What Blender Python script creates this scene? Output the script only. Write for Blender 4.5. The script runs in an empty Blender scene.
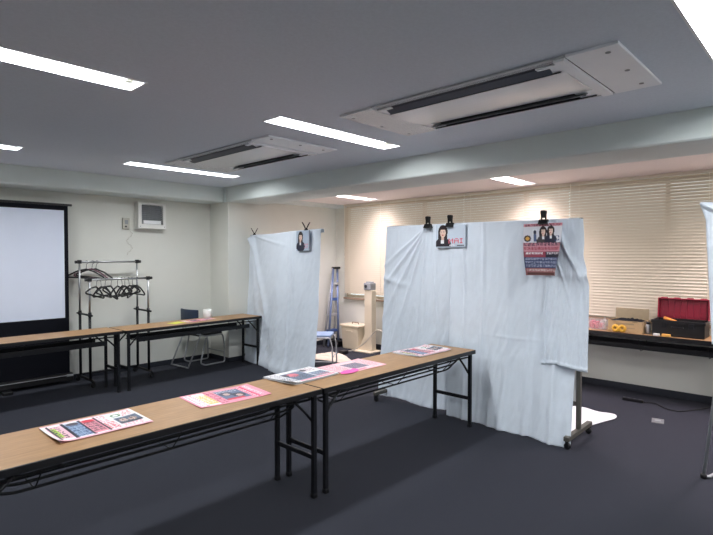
import bpy, bmesh, math, random
from mathutils import Vector, Matrix, noise
R = math.radians
PI = math.pi
scene = bpy.context.scene
col = scene.collection

# ------------------------------------------------------------------ helpers
def lin(c):
    return tuple((v / 12.92 if v <= 0.04045 else ((v + 0.055) / 1.055) ** 2.4) for v in (x / 255.0 for x in c))

def mat(name, rgb, rough=0.6, metal=0.0, noise_amt=0.0, scale=20.0, bump=0.0, spec=0.5, bscale=None, stretch=None):
    m = bpy.data.materials.new(name); m.use_nodes = True
    nt = m.node_tree; b = nt.nodes['Principled BSDF']
    c = lin(rgb)
    b.inputs['Base Color'].default_value = (*c, 1)
    b.inputs['Roughness'].default_value = rough
    b.inputs['Metallic'].default_value = metal
    b.inputs['Specular IOR Level'].default_value = spec
    tc = nt.nodes.new('ShaderNodeTexCoord')
    vec = tc.outputs['Object']
    if stretch:
        mp = nt.nodes.new('ShaderNodeMapping'); mp.inputs['Scale'].default_value = stretch
        nt.links.new(vec, mp.inputs['Vector']); vec = mp.outputs['Vector']
    if noise_amt:
        n = nt.nodes.new('ShaderNodeTexNoise'); n.inputs['Scale'].default_value = scale; n.inputs['Detail'].default_value = 6
        nt.links.new(vec, n.inputs['Vector'])
        r = nt.nodes.new('ShaderNodeValToRGB')
        r.color_ramp.elements[0].position = 0.3; r.color_ramp.elements[1].position = 0.7
        r.color_ramp.elements[0].color = (*[max(0, v * (1 - noise_amt)) for v in c], 1)
        r.color_ramp.elements[1].color = (*[min(1, v * (1 + noise_amt)) for v in c], 1)
        nt.links.new(n.outputs['Fac'], r.inputs['Fac']); nt.links.new(r.outputs['Color'], b.inputs['Base Color'])
    if bump:
        n2 = nt.nodes.new('ShaderNodeTexNoise'); n2.inputs['Scale'].default_value = bscale or scale * 4; n2.inputs['Detail'].default_value = 4
        nt.links.new(vec, n2.inputs['Vector'])
        bp = nt.nodes.new('ShaderNodeBump'); bp.inputs['Strength'].default_value = bump; bp.inputs['Distance'].default_value = 0.01
        nt.links.new(n2.outputs['Fac'], bp.inputs['Height']); nt.links.new(bp.outputs['Normal'], b.inputs['Normal'])
    return m

def translucent(m, rgb, fac):
    nt = m.node_tree; b = nt.nodes['Principled BSDF']; out = nt.nodes['Material Output']
    t = nt.nodes.new('ShaderNodeBsdfTranslucent'); t.inputs['Color'].default_value = (*lin(rgb), 1)
    mx = nt.nodes.new('ShaderNodeMixShader'); mx.inputs['Fac'].default_value = fac
    nt.links.new(b.outputs[0], mx.inputs[1]); nt.links.new(t.outputs[0], mx.inputs[2]); nt.links.new(mx.outputs[0], out.inputs['Surface'])
    return m

class MB:
    """collects shapes in one bmesh, then links them as one mesh object"""
    def __init__(s): s.bm = bmesh.new()
    def box(s, x0, x1, y0, y1, z0, z1, bev=0.0, mtx=None):
        r = bmesh.ops.create_cube(s.bm, size=1.0)
        M = Matrix.Translation(((x0+x1)/2, (y0+y1)/2, (z0+z1)/2)) @ Matrix.Diagonal((abs(x1-x0), abs(y1-y0), abs(z1-z0), 1))
        bmesh.ops.transform(s.bm, matrix=M, verts=r['verts'])
        vs = r['verts']
        if bev:
            es = list({e for v in vs for e in v.link_edges})
            rr = bmesh.ops.bevel(s.bm, geom=es, offset=bev, segments=2, affect='EDGES', profile=0.5)
            vs = list({v for f in rr['faces'] for v in f.verts} | {v for v in vs if v.is_valid})
            seen = set(vs); stack = list(vs)
            while stack:
                v = stack.pop()
                for e in v.link_edges:
                    o = e.other_vert(v)
                    if o not in seen: seen.add(o); stack.append(o)
            vs = list(seen)
        if mtx: bmesh.ops.transform(s.bm, matrix=mtx, verts=vs)
        return s
    def prism(s, pts, axis, a, b, mtx=None):
        """extrude a 2D outline along an axis: 'x' -> pts are (y,z); 'y' -> (x,z); 'z' -> (x,y)"""
        def P(p, t):
            return {'x': (t, p[0], p[1]), 'y': (p[0], t, p[1]), 'z': (p[0], p[1], t)}[axis]
        A = [s.bm.verts.new(P(p, a)) for p in pts]; B = [s.bm.verts.new(P(p, b)) for p in pts]
        n = len(pts)
        fs = [s.bm.faces.new(A), s.bm.faces.new(B[::-1])]
        for i in range(n): fs.append(s.bm.faces.new((A[i], B[i], B[(i+1) % n], A[(i+1) % n])))
        bmesh.ops.recalc_face_normals(s.bm, faces=fs)
        if mtx: bmesh.ops.transform(s.bm, matrix=mtx, verts=A + B)
        return s
    def tube(s, pts, r, seg=10, closed=False, cap=True):
        pts = [Vector(p) for p in pts]; n = len(pts)
        rings = []; prev = None
        for i, p in enumerate(pts):
            if closed: d = pts[(i+1) % n] - pts[i-1]
            else: d = pts[min(i+1, n-1)] - pts[max(i-1, 0)]
            d.normalize()
            if prev is None:
                a = Vector((0, 0, 1)) if abs(d.z) < 0.9 else Vector((1, 0, 0))
                u = d.cross(a).normalized()
            else:
                u = (prev - d * prev.dot(d)).normalized()
            prev = u; v = d.cross(u)
            rr = r[i] if isinstance(r, (list, tuple)) else r
            rings.append([s.bm.verts.new(p + (u * math.cos(2*PI*k/seg) + v * math.sin(2*PI*k/seg)) * rr) for k in range(seg)])
        m = n if closed else n - 1
        fs = []
        for i in range(m):
            A, B = rings[i], rings[(i+1) % n]
            for k in range(seg):
                fs.append(s.bm.faces.new((A[k], A[(k+1) % seg], B[(k+1) % seg], B[k])))
        if cap and not closed:
            fs.append(s.bm.faces.new(rings[0][::-1])); fs.append(s.bm.faces.new(rings[-1]))
        bmesh.ops.recalc_face_normals(s.bm, faces=fs)
        for f in fs[:m*seg]: f.smooth = True
        return s
    def lathe(s, prof, cx, cy, seg=28, mtx=None):
        rings = []
        for (r, z) in prof:
            rings.append([s.bm.verts.new((cx + max(r, 1e-4) * math.cos(2*PI*k/seg), cy + max(r, 1e-4) * math.sin(2*PI*k/seg), z)) for k in range(seg)])
        fs = []
        for A, B in zip(rings, rings[1:]):
            for k in range(seg): fs.append(s.bm.faces.new((A[k], A[(k+1) % seg], B[(k+1) % seg], B[k])))
        for f in fs: f.smooth = True
        fs.append(s.bm.faces.new(rings[0][::-1])); fs.append(s.bm.faces.new(rings[-1]))
        bmesh.ops.recalc_face_normals(s.bm, faces=fs)
        if mtx: bmesh.ops.transform(s.bm, matrix=mtx, verts=[v for r_ in rings for v in r_])
        return s
    def build(s, name, m, parent=None):
        me = bpy.data.meshes.new(name); s.bm.to_mesh(me); s.bm.free()
        o = bpy.data.objects.new(name, me); col.objects.link(o)
        me.materials.append(m)
        if parent: o.parent = parent
        return o

def rounded(pts, rad=0.04, n=4):
    """round the inner corners of a polyline"""
    pts = [Vector(p) for p in pts]; out = [pts[0]]
    for a, b, c in zip(pts, pts[1:], pts[2:]):
        d1 = (a - b); d2 = (c - b); r = min(rad, d1.length * .45, d2.length * .45)
        p1 = b + d1.normalized() * r; p2 = b + d2.normalized() * r
        for i in range(n + 1):
            t = i / n
            out.append(p1 * (1-t)**2 + b * 2*t*(1-t) + p2 * t*t)
    out.append(pts[-1]); return out

def tag(o, label=None, cat=None, group=None, kind=None):
    if label: o['label'] = label
    if cat: o['category'] = cat
    if group: o['group'] = group
    if kind: o['kind'] = kind
    return o
def struct(o): o['kind'] = 'structure'; return o
def empty(name, loc=(0, 0, 0), rz=0.0):
    o = bpy.data.objects.new(name, None); col.objects.link(o)
    o.location = loc; o.rotation_euler = (0, 0, rz); o.empty_display_size = .1
    return o
def kids(o): return [c for c in bpy.data.objects if c.parent == o]
def copy_tree(o, parent=None):
    c = o.copy(); col.objects.link(c)
    if parent: c.parent = parent
    for ch in kids(o): copy_tree(ch, c)
    return c

# ------------------------------------------------------------------ materials
M = {}
M['carpet'] = mat('charcoal_carpet', (50, 52, 60), .95, noise_amt=.22, scale=260, bump=.5, bscale=420, spec=.15)
M['wall'] = mat('painted_wall', (219, 220, 213), .85, noise_amt=.02, scale=3, bump=.12, bscale=160, spec=.2)
M['ceiling'] = mat('rock_wool_ceiling', (222, 229, 238), .95, noise_amt=.03, scale=60, bump=.25, bscale=260, spec=.1)
M['bay_ceiling'] = mat('bay_ceiling_paint', (240, 232, 230), .9, noise_amt=.02, scale=40, bump=.1, bscale=200, spec=.1)
M['beam'] = mat('beam_paint', (218, 226, 224), .85, noise_amt=.02, scale=4, bump=.1, bscale=160, spec=.2)
M['baseboard'] = mat('dark_vinyl_baseboard', (38, 42, 52), .5)
M['black_steel'] = mat('black_painted_steel', (16, 18, 24), .45, spec=.35)
M['black_plastic'] = mat('black_plastic', (14, 15, 19), .4)
M['chrome'] = mat('chrome_tube', (176, 178, 180), .34, metal=1)
M['silver'] = mat('brushed_silver', (178, 180, 184), .38, metal=.45)
M['frame_grey'] = mat('grey_brown_steel', (92, 90, 84), .45, metal=.3)
M['white_plastic'] = mat('white_plastic', (226, 226, 222), .45, noise_amt=.02, scale=8)
M['grey_plastic'] = mat('grey_plastic', (140, 144, 148), .5)
M['dark_grey'] = mat('dark_grey_void', (34, 38, 46), .6)
M['screen_white'] = mat('screen_fabric', (218, 226, 243), .75, noise_amt=.01, scale=4, spec=.2)
M['black_fabric'] = mat('black_fabric', (10, 12, 22), .8, spec=.2)
M['navy'] = mat('dark_blue_vinyl', (40, 54, 78), .45)
M['light_blue'] = mat('pale_blue_vinyl', (128, 152, 186), .5)
M['cream'] = mat('cream_painted_metal', (214, 204, 182), .5, noise_amt=.03, scale=6)
M['cardboard'] = mat('brown_cardboard', (186, 160, 122), .85, noise_amt=.06, scale=30, stretch=(1, 1, 6))
M['card_inside'] = mat('cardboard_inside', (150, 138, 112), .85, noise_amt=.05, scale=30)
M['yellow'] = mat('yellow_tape', (228, 176, 58), .4)
M['yellow_box'] = mat('yellow_box', (222, 170, 84), .6)
M['red_lid'] = mat('dark_red_plastic', (142, 26, 52), .4)
M['red_item'] = mat('bright_red_item', (196, 48, 84), .5)
M['orange'] = mat('orange_plastic', (238, 150, 62), .45)
M['pink'] = mat('bright_pink_paper', (242, 96, 178), .6)
M['yellow_paper'] = mat('lime_yellow_paper', (222, 226, 92), .7)
M['sill'] = mat('window_sill_brown', (150, 130, 112), .5)
M['win_frame'] = mat('pale_window_frame', (214, 200, 178), .5)
M['lamp_white'] = mat('lamp_reflector_white', (238, 240, 242), .4)
M['lamp_socket'] = mat('lamp_socket', (190, 188, 170), .5)
M['clip'] = mat('binder_clip_black', (12, 12, 14), .3)
M['cable'] = mat('cable_grey', (196, 192, 180), .6)
M['black_cable'] = mat('black_cable', (16, 17, 20), .55)
M['panel_ac'] = mat('aircon_ivory', (246, 249, 255), .4, noise_amt=.02, scale=6)
M['flap'] = mat('aircon_flap_slate', (74, 82, 96), .45)
M['blue_grey'] = mat('blue_grey_aluminium', (120, 138, 178), .4, metal=.3)
M['ac_side'] = mat('aircon_side_grey', (186, 190, 196), .5)
M['blue_metal'] = mat('blue_painted_metal', (72, 96, 150), .4)

def oak():
    m = bpy.data.materials.new('oak_laminate'); m.use_nodes = True; nt = m.node_tree; b = nt.nodes['Principled BSDF']
    tc = nt.nodes.new('ShaderNodeTexCoord'); mp = nt.nodes.new('ShaderNodeMapping'); mp.inputs['Scale'].default_value = (1.6, 26, 4)
    n = nt.nodes.new('ShaderNodeTexNoise'); n.inputs['Scale'].default_value = 3.2; n.inputs['Detail'].default_value = 9; n.inputs['Roughness'].default_value = .65
    n.inputs['Distortion'].default_value = .4
    r = nt.nodes.new('ShaderNodeValToRGB'); e = r.color_ramp.elements
    e[0].position = .28; e[0].color = (*lin((142, 108, 74)), 1); e[1].position = .72; e[1].color = (*lin((178, 141, 101)), 1)
    nt.links.new(tc.outputs['Object'], mp.inputs['Vector']); nt.links.new(mp.outputs['Vector'], n.inputs['Vector'])
    nt.links.new(n.outputs['Fac'], r.inputs['Fac']); nt.links.new(r.outputs['Color'], b.inputs['Base Color'])
    b.inputs['Roughness'].default_value = .42; b.inputs['Specular IOR Level'].default_value = .35
    return m
M['oak'] = oak()

def cloth_mat(name, rgb, weave=900):
    m = mat(name, rgb, .9, noise_amt=.03, scale=5, bump=.12, bscale=weave, spec=.15)
    b = m.node_tree.nodes['Principled BSDF']
    b.inputs['Sheen Weight'].default_value = .15
    return translucent(m, rgb, .14)
M['sheet'] = cloth_mat('pale_blue_white_sheet', (228, 237, 247))
M['sheet_floor'] = cloth_mat('white_sheet', (240, 242, 246))
M['cloth_cream'] = cloth_mat('cream_cloth', (226, 214, 198))

slat = mat('cream_blind_slat', (220, 210, 194), .6, spec=.15)
M['slat'] = translucent(slat, (240, 228, 206), .07)
M['cord'] = mat('blind_cord', (236, 230, 216), .7)

def glass():
    m = bpy.data.materials.new('window_glass'); m.use_nodes = True; nt = m.node_tree; nt.nodes.clear()
    out = nt.nodes.new('ShaderNodeOutputMaterial'); t = nt.nodes.new('ShaderNodeBsdfTransparent'); g = nt.nodes.new('ShaderNodeBsdfGlossy')
    t.inputs['Color'].default_value = (.93, .96, .95, 1); g.inputs['Roughness'].default_value = .02
    mx = nt.nodes.new('ShaderNodeMixShader'); mx.inputs[0].default_value = .08
    nt.links.new(t.outputs[0], mx.inputs[1]); nt.links.new(g.outputs[0], mx.inputs[2]); nt.links.new(mx.outputs[0], out.inputs[0])
    return m
M['glass'] = glass()
def clearplastic():
    m = mat('clear_plastic', (226, 226, 228), .12)
    nt = m.node_tree; b = nt.nodes['Principled BSDF']; out = nt.nodes['Material Output']
    t = nt.nodes.new('ShaderNodeBsdfTransparent'); mx = nt.nodes.new('ShaderNodeMixShader'); mx.inputs[0].default_value = .22
    nt.links.new(t.outputs[0], mx.inputs[1]); nt.links.new(b.outputs[0], mx.inputs[2]); nt.links.new(mx.outputs[0], out.inputs['Surface'])
    return m
M['clear'] = clearplastic()
def emit(name, rgb, s):
    m = bpy.data.materials.new(name); m.use_nodes = True; b = m.node_tree.nodes['Principled BSDF']
    b.inputs['Base Color'].default_value = (.9, .9, .9, 1)
    b.inputs['Emission Color'].default_value = (*rgb, 1); b.inputs['Emission Strength'].default_value = s
    return m
M['tube'] = emit('fluorescent_tube', (.96, .98, 1), 9)
M['tube_warm'] = emit('fluorescent_tube_warm', (1, .93, .88), 9)

# ------------------------------------------------------------------ dimensions
H = 1.55
ZC = 2.545          # main ceiling
ZB = 2.45           # ceiling over the window bay
ZU = 2.335          # underside of beam and cornice
XW = 6.45           # window wall
YW = 7.00           # wall behind the projection screen
YP = 6.64           # wall of the window bay
XN, YN = -2.2, -2.6 # unseen walls behind the camera

# ------------------------------------------------------------------ shell
struct(MB().box(XN-.1, XW+.15, YN-.1, YW+.1, -.1, 0).build('floor', M['carpet']))

# ceiling with openings for the recessed lamps
lamps = []           # (x0,x1,y0,y1,z)
for y0 in (5.455, 2.92, .295, -2.25):
    for (a, b) in ((2.285, 3.655), (-.06, 1.32)):
        lamps.append((a, b, y0, y0+.205, ZC, 'main'))
bay_lamps = [(4.93, 6.17, 5.37-.0, 5.57, ZB, 'bay'), (4.95, 6.17, 2.78, 2.99, ZB, 'bay'), (4.95, 6.17, .2, .41, ZB, 'bay'), (4.95, 6.17, -2.3, -2.1, ZB, 'bay')]
def slab_with_holes(name, X0, X1, Y0, Y1, z, th, holes, m):
    xs = sorted({X0, X1, *[h[0] for h in holes], *[h[1] for h in holes]}); ys = sorted({Y0, Y1, *[h[2] for h in holes], *[h[3] for h in holes]})
    bm = bmesh.new(); V = {}
    def v(i, j):
        if (i, j) not in V: V[i, j] = bm.verts.new((xs[i], ys[j], z))
        return V[i, j]
    for i in range(len(xs)-1):
        for j in range(len(ys)-1):
            cx, cy = (xs[i]+xs[i+1])/2, (ys[j]+ys[j+1])/2
            if any(h[0] < cx < h[1] and h[2] < cy < h[3] for h in holes): continue
            bm.faces.new((v(i, j), v(i, j+1), v(i+1, j+1), v(i+1, j)))
    r = bmesh.ops.extrude_face_region(bm, geom=bm.faces[:])
    bmesh.ops.translate(bm, vec=(0, 0, th), verts=[g for g in r['geom'] if isinstance(g, bmesh.types.BMVert)])
    bmesh.ops.recalc_face_normals(bm, faces=bm.faces[:])
    b = MB(); b.bm.free(); b.bm = bm
    return b.build(name, m)
struct(slab_with_holes('ceiling', XN, 4.15, YN, YW, ZC, .16, lamps, M['ceiling']))
struct(slab_with_holes('ceiling', 4.7, XW+.1, YN, YP+.1, ZB, .16, bay_lamps, M['bay_ceiling']))
# walls
struct(MB().box(XN, 4.14, YW, YW+.1, 0, ZC+.1).build('wall_back', M['wall']))
struct(MB().box(4.9, XW+.1, YP, YP+.1, 0, ZB+.1).build('wall_bay', M['wall']))
struct(MB().box(4.13, 4.905, 6.5, YW+.1, 0, ZC+.1).build('wall_column', M['wall']))
struct(MB().box(XN-.1, XN, YN-.1, YW+.1, 0, ZC+.1).build('wall_left', M['wall']))
struct(MB().box(XN, XW+.1, YN-.1, YN, 0, ZC+.1).build('wall_front', M['wall']))
# window wall: parapet, head and end piers round the long window opening
WY0, WY1, WZ0, WZ1 = -1.9, 6.40, .83, 2.42
w = MB().box(XW, XW+.12, YN, YP, 0, WZ0).box(XW, XW+.12, YN, YP, WZ1, ZB+.1).box(XW, XW+.12, WY1, YP, WZ0, WZ1).box(XW, XW+.12, YN, WY0, WZ0, WZ1)
struct(w.build('wall_right', M['wall']))
# beam and cornice
b = MB().prism([(4.115, ZU+.012), (4.115, ZC+.1), (4.72, ZC+.1), (4.72, ZU), (4.127, ZU)], 'y', YN, 6.5)
struct(b.build('trim_1', M['beam']))
b = MB().prism([(6.57, ZU+.012), (6.57, ZC+.05), (YW, ZC+.05), (YW, ZU), (6.582, ZU)], 'x', XN, 4.125)
struct(b.build('trim_2', M['beam']))
struct(MB().box(4.72, XW, 6.45, YP, ZU+.06, ZB+.05).box(4.1, 4.72, 6.5, 6.6, ZU, ZC).build('trim_3', M['beam']))
# baseboards
def bbd(name, *a): struct(MB().box(*a, bev=.003).build(name, M['baseboard']))
bbd('baseboard_back', XN, 4.13, YW-.012, YW, 0, .065)
bbd('baseboard_column', 4.118, 4.915, 6.488, 6.5, 0, .065)
bbd('baseboard_column', 4.118, 4.13, 6.5, YW-.012, 0, .065)
bbd('baseboard_bay', 4.915, XW, YP-.012, YP, 0, .07)
bbd('baseboard_right', XW-.012, XW, YN, YP-.012, 0, .075)
# window
wf = empty('window_1', (XW+.06, (WY0+WY1)/2, WZ0)); struct(wf)
yy = [WY0 + (WY1-WY0)*i/5 for i in range(6)]
fb = MB(); hy = (WY1-WY0)/2
fb.box(-.03, .03, -hy, hy, 0, .04).box(-.03, .03, -hy, hy, WZ1-WZ0-.04, WZ1-WZ0)
for i in range(6):
    y = -hy + .02 + (2*hy-.04)*i/5
    fb.box(-.03, .03, y-.02, y+.02, .04, WZ1-WZ0-.04)
fb.build('window_frame', M['win_frame'], wf)
for i in range(5):
    a = -hy + .04 + (2*hy-.04)*i/5; bb = -hy + (2*hy-.04)*(i+1)/5
    MB().box(-.004, .004, a, bb, .04, WZ1-WZ0-.04).build('window_pane', M['glass'], wf)
MB().box(-.115, -.055, -hy-.0, hy, -.035, -.002, bev=.003).build('window_sill', M['sill'], wf)

# venetian blinds: each one headrail, slats, bottom rail, cords
def blind(y0, y1, z_bot, label):
    t = empty('venetian_blind', (6.40, (y0+y1)/2, z_bot)); hw = (y1-y0)/2 - .0005
    tag(t, label, 'blind', 'venetian blinds along the window wall')
    top = ZB - z_bot - .002
    MB().box(-.02, .02, -hw, hw, top-.032, top, bev=.002).build('headrail', M['slat'], t)
    pitch = .0345; n = int((top-.05)/pitch)
    b = MB()
    for i in range(n):
        z = .022 + i*pitch
        pr = []
        for k in range(5):
            u = -1 + k/2.0
            pr.append((u*.0155 - .002*(1-u*u), z + u*.0176))
        pts = pr + [(x+.0012, zz) for x, zz in pr[::-1]]
        b.prism(pts, 'y', -hw, hw)
    s = b.build('slats', M['slat'], t)
    MB().box(-.014, .014, -hw, hw, -.004, .010, bev=.002).build('bottom_rail', M['slat'], t)
    nb = max(2, round((y1-y0)/.68))
    for k in range(nb):
        y = -hw + .12 + (2*hw-.24)*k/(nb-1)
        MB().tube([(-.0165, y, .0), (-.0165, y, top-.03)], .0022, 6).build('ladder_cord', M['cord'], t)
    c = MB().tube([(-.026, hw-.02, top-.02), (-.027, hw-.02, top*.42)], .0045, 6)
    c.lathe([(.002, top*.42-.03), (.006, top*.42-.025), (.005, top*.42)], -.027, hw-.02, 8)
    c.build('pull_cord', M['cord'], t)
    return t
blind(3.965, 6.37, .90, 'closed cream venetian blind at the inner end of the window row, above the storage bin')
blind(2.467, 3.964, .87, 'closed cream venetian blind behind the wide sheet-covered stand')
blind(.905, 2.465, .845, 'closed cream venetian blind directly behind the cardboard box and toolbox')
blind(-.80, .904, .845, 'closed cream venetian blind at the far right edge, behind the cut-off sheet')

# ------------------------------------------------------------------ lamps
def troffer(x0, x1, y0, y1, z, kind):
    warm = kind == 'bay'
    L = x1-x0; W = y1-y0; t = empty('ceiling_light', ((x0+x1)/2, (y0+y1)/2, z))
    b = MB()   # open housing: reflector trough and rim
    hx, hy2 = L/2-.002, W/2-.002
    b.prism([(-hy2, 0), (-hy2+.035, .085), (hy2-.035, .085), (hy2, 0), (hy2, .1), (-hy2, .1)], 'x', -hx, hx)
    b.box(-hx, -hx+.006, -hy2, hy2, 0, .1).box(hx-.006, hx, -hy2, hy2, 0, .1)
    b.build('reflector_housing', M['lamp_white'], t)
    r = MB(); e = .008
    r.box(-hx-e, hx+e, -hy2-e, -hy2+.004, -.004, .003).box(-hx-e, hx+e, hy2-.004, hy2+e, -.004, .003)
    r.box(-hx-e, -hx+.004, -hy2, hy2, -.004, .003).box(hx-.004, hx+e, -hy2, hy2, -.004, .003)
    r.build('rim', M['lamp_white'], t)
    for s in (-1, 1):
        q = MB().tube([(-hx+.05, s*.042, .045), (hx-.05, s*.042, .045)], .0125, 10).build('lamp_tube', M['tube_warm' if warm else 'tube'], t)
        for e2 in (-1, 1):
            MB().box(e2*(hx-.052), e2*(hx-.02), s*.042-.014, s*.042+.014, .028, .084, bev=.003).build('tube_socket', M['lamp_socket'], t)
    ld = bpy.data.lights.new('fluorescent_glow', 'AREA'); ld.shape = 'RECTANGLE'; ld.size = L-.14; ld.size_y = W-.045
    ld.energy = BAY_W if warm else MAIN_W
    if warm: ld.spread = R(132)
    ld.color = (1.0, .85, .90) if warm else (.97, .985, 1.0)
    lo = bpy.data.objects.new('fluorescent_glow', ld); col.objects.link(lo); lo.parent = t; lo.location = (0, 0, .052 if warm else .028)
    return t
MAIN_W, BAY_W = 26.0, 60.0
main_labels = ['recessed fluorescent ceiling light beyond the farther air conditioner, near the wall corner',
 'recessed fluorescent ceiling light at the left image edge, just above the projection screen',
 'recessed fluorescent ceiling light between the two ceiling air conditioners',
 'largest recessed fluorescent ceiling light, running in from the upper left edge',
 'bright recessed fluorescent ceiling light cut off in the upper right corner',
 'recessed fluorescent ceiling light overhead, in front of the camera side tables',
 'recessed fluorescent ceiling light behind the viewer, beam side', 'recessed fluorescent ceiling light behind the viewer, screen side']
for l, lab in zip(lamps, main_labels): tag(troffer(*l), lab, 'ceiling light', 'recessed fluorescent lights in the main ceiling')
bay_labels = ['recessed fluorescent light in the window bay ceiling nearest the bay corner, above the storage bin',
 'recessed fluorescent light in the window bay ceiling above the wide sheet-covered stand',
 'recessed fluorescent light in the window bay ceiling beyond the right image edge',
 'recessed fluorescent light in the window bay ceiling behind the viewer']
for l, lab in zip(bay_lamps, bay_labels): tag(troffer(*l), lab, 'ceiling light', 'recessed fluorescent lights in the window bay')

# ------------------------------------------------------------------ ceiling air conditioners
def aircon(x0, y0):
    t = empty('ceiling_air_conditioner', (x0, y0, ZC)); W, L = .78, 1.83
    MB().box(.02, W-.02, .02, L-.02, -.012, -.001).build('slot_shade_backing', M['dark_grey'], t)  # dark slab whose colour stands in for the shade inside the air slots
    f = MB()
    f.box(0, W, 0, .245, -.016, -.001, bev=.003)            # service end
    f.build('service_plate', M['panel_ac'], t)
    MB().box(0, .055, .245, L-.295, -.012, -.001, bev=.002).build('side_strip', M['ac_side'], t)
    MB().box(W-.045, W, .245, L-.295, -.012, -.001, bev=.002).build('side_strip', M['ac_side'], t)
    s = MB().box(.01, W-.02, .252, .312, -.026, -.008, bev=.005).build('end_strip', M['panel_ac'], t)
    e = MB().box(0, W, L-.295, L, -.018, -.001, bev=.004)
    e.build('grille_plate', mat('aircon_grille_plate', (246, 246, 250), .22, noise_amt=.10, scale=90, bump=.6, bscale=160), t)
    for (x, y, zz) in ((.08, .07, -.018), (.40, .075, -.018), (.68, .08, -.018), (.08, L-.06, -.020), (.40, L-.05, -.020), (.72, L-.06, -.020)):
        MB().lathe([(.013, zz), (.013, zz+.006)], x, y, 12).build('screw', M['grey_plastic'], t)
    p = MB()      # slightly bowed centre panel
    pts = [(.195, -.011)] + [(.195 + .40*i/8, -.020 - .008*math.sin(PI*i/8)) for i in range(9)] + [(.595, -.011)]
    p.prism(pts, 'y', .315, L-.31)
    p.build('centre_panel', mat('aircon_centre_panel', (244, 246, 248), .25), t)
    for k, (a, b_) in enumerate(((.075, .19), (.60, .73))):
        l1 = MB(); m0 = Matrix.Translation((a + .030, 0, -.024)) @ Matrix.Rotation(R(20 if k == 0 else -35), 4, 'Y')
        l1.box(-.03, .03, .36, L-.36, -.002, .002, mtx=m0)
        l1.build('air_flap', M['flap'] if k == 0 else M['grey_plastic'], t)
        l2 = MB(); m0 = Matrix.Translation((b_ - .02, 0, -.020)) @ Matrix.Rotation(R(-40), 4, 'Y')
        l2.box(-.012, .012, .33, L-.33, -.002, .002, mtx=m0)
        l2.build('slot_divider', M['dark_grey'], t)
        for y in (.315, L-.42):
            MB().box(a-.018, b_, y, y+.11, -.020, -.011, bev=.002).build('slot_end_cap', M['panel_ac'], t)
    return t
ac = aircon(2.56, .77)
tag(ac, 'larger nearer ceiling air conditioner with the glossy perforated end plate', 'air conditioner', 'ceiling air conditioners')
ac2 = copy_tree(ac); ac2.location = (2.565, 3.43, ZC)
tag(ac2, 'smaller farther ceiling air conditioner, between the fluorescent lights on the left', 'air conditioner', 'ceiling air conditioners')

# ------------------------------------------------------------------ folding tables
def folding_table(L, W=.48, ht=.70, leg_in=.045, tray=False, lip=.036):
    """origin on the floor at the corner nearest the viewer; x along the length"""
    t = empty('folding_table')
    MB().box(.004, L-.004, .004, W-.004, ht-.012, ht, bev=.002).build('tabletop', M['oak'], t)
    e = MB().box(0, L, 0, .012, ht-lip, ht-.0015, bev=.003).box(0, L, W-.012, W, ht-lip, ht-.0015, bev=.003)
    e.box(0, .012, .0, W, ht-lip, ht-.0015, bev=.003).box(L-.012, L, .0, W, ht-lip, ht-.0015, bev=.003)
    e.build('edge_band', M['black_plastic'], t)
    MB().box(.012, L-.012, .012, W-.012, ht-.030, ht-.0125).build('underside_panel', M['black_plastic'], t)
    fr = MB().box(.03, L-.03, .055, .075, ht-.042, ht-.030).box(.03, L-.03, W-.075, W-.055, ht-.042, ht-.030)
    fr.build('under_frame', M['black_steel'], t)
    for x in (leg_in, L-leg_in):
        for y in (.032, W-.075):
            lg = MB().box(x-.0145, x+.0145, y-.0145, y+.0145, .012, ht-.03, bev=.004).build('leg', M['black_steel'], t)
            MB().box(x-.017, x+.017, y-.017, y+.017, 0, .03, bev=.004).build('foot_cap', M['black_plastic'], lg)
        MB().box(x-.009, x+.009, .045, W-.088, .245, .275, bev=.003).build('stretcher', M['black_steel'], t)
        s = 1 if x < L/2 else -1
        for y in (.052, W-.095):
            br = MB().tube(rounded([(x, y, .49), (x+s*.06, y, .56), (x+s*.15, y, .645)], .05), .009, 8)
            br.tube([(x+s*.012, y, .632), (x+s*.33, y, .638)], .0075, 8)
            br.build('folding_brace', M['black_steel'], t)
    rk = MB()
    if tray:
        rk.box(.17, L-.17, .055, .063, .545, .598, bev=.002).box(.17, L-.17, W-.10, W-.092, .545, .598, bev=.002)
        for k in range(5): rk.tube([(.17, .10+.07*k, .553), (L-.17, .10+.07*k, .553)], .005, 6)
    else:
        for (y, z) in ((.062, .632), (.11, .583), (.165, .528), (.32, .528), (W-.11, .583), (W-.062, .632)):
            rk.tube(rounded([(.10, y, z+.045), (.20, y, z), (L-.20, y, z), (L-.10, y, z+.045)], .1), .0072, 8)
    n = 3
    for k in range(n):
        x = .30 + (L-.6)*k/(n-1)
        rk.tube(rounded([(x, .055, .655), (x, .062, .628), (x, .165, .523), (x, .32, .523), (x, W-.062, .628), (x, W-.055, .655)], .02), .0032, 6)
    rk.build('storage_rack', M['black_steel'], t)
    return t
near = folding_table(1.872, .487)
near.location = (2.228, 2.408, 0)
tag(near, 'oak-topped black folding table in the front row, its right end before the wide sheet', 'table', 'front row of folding tables')
n2 = copy_tree(near); n2.location = (.348, 2.412, 0)
tag(n2, 'nearest oak-topped folding table, running out of the lower left edge', 'table', 'front row of folding tables')
far = folding_table(1.935, .45, tray=True, lip=.036)
far.location = (2.405, 5.90, 0); far.rotation_euler.z = R(2.4)
tag(far, 'far folding table holding the white roll, with the pipe chair behind it', 'table', 'back row of folding tables')
f2 = copy_tree(far); f2.location = (.455, 5.875, 0); f2.rotation_euler.z = R(1.6)
tag(f2, 'far folding table standing in front of the projection screen', 'table', 'back row of folding tables')
wt = folding_table(1.84, .445, ht=.72, tray=True, lip=.05)
wt.location = (6.425, .66, 0); wt.rotation_euler.z = R(90)
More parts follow.
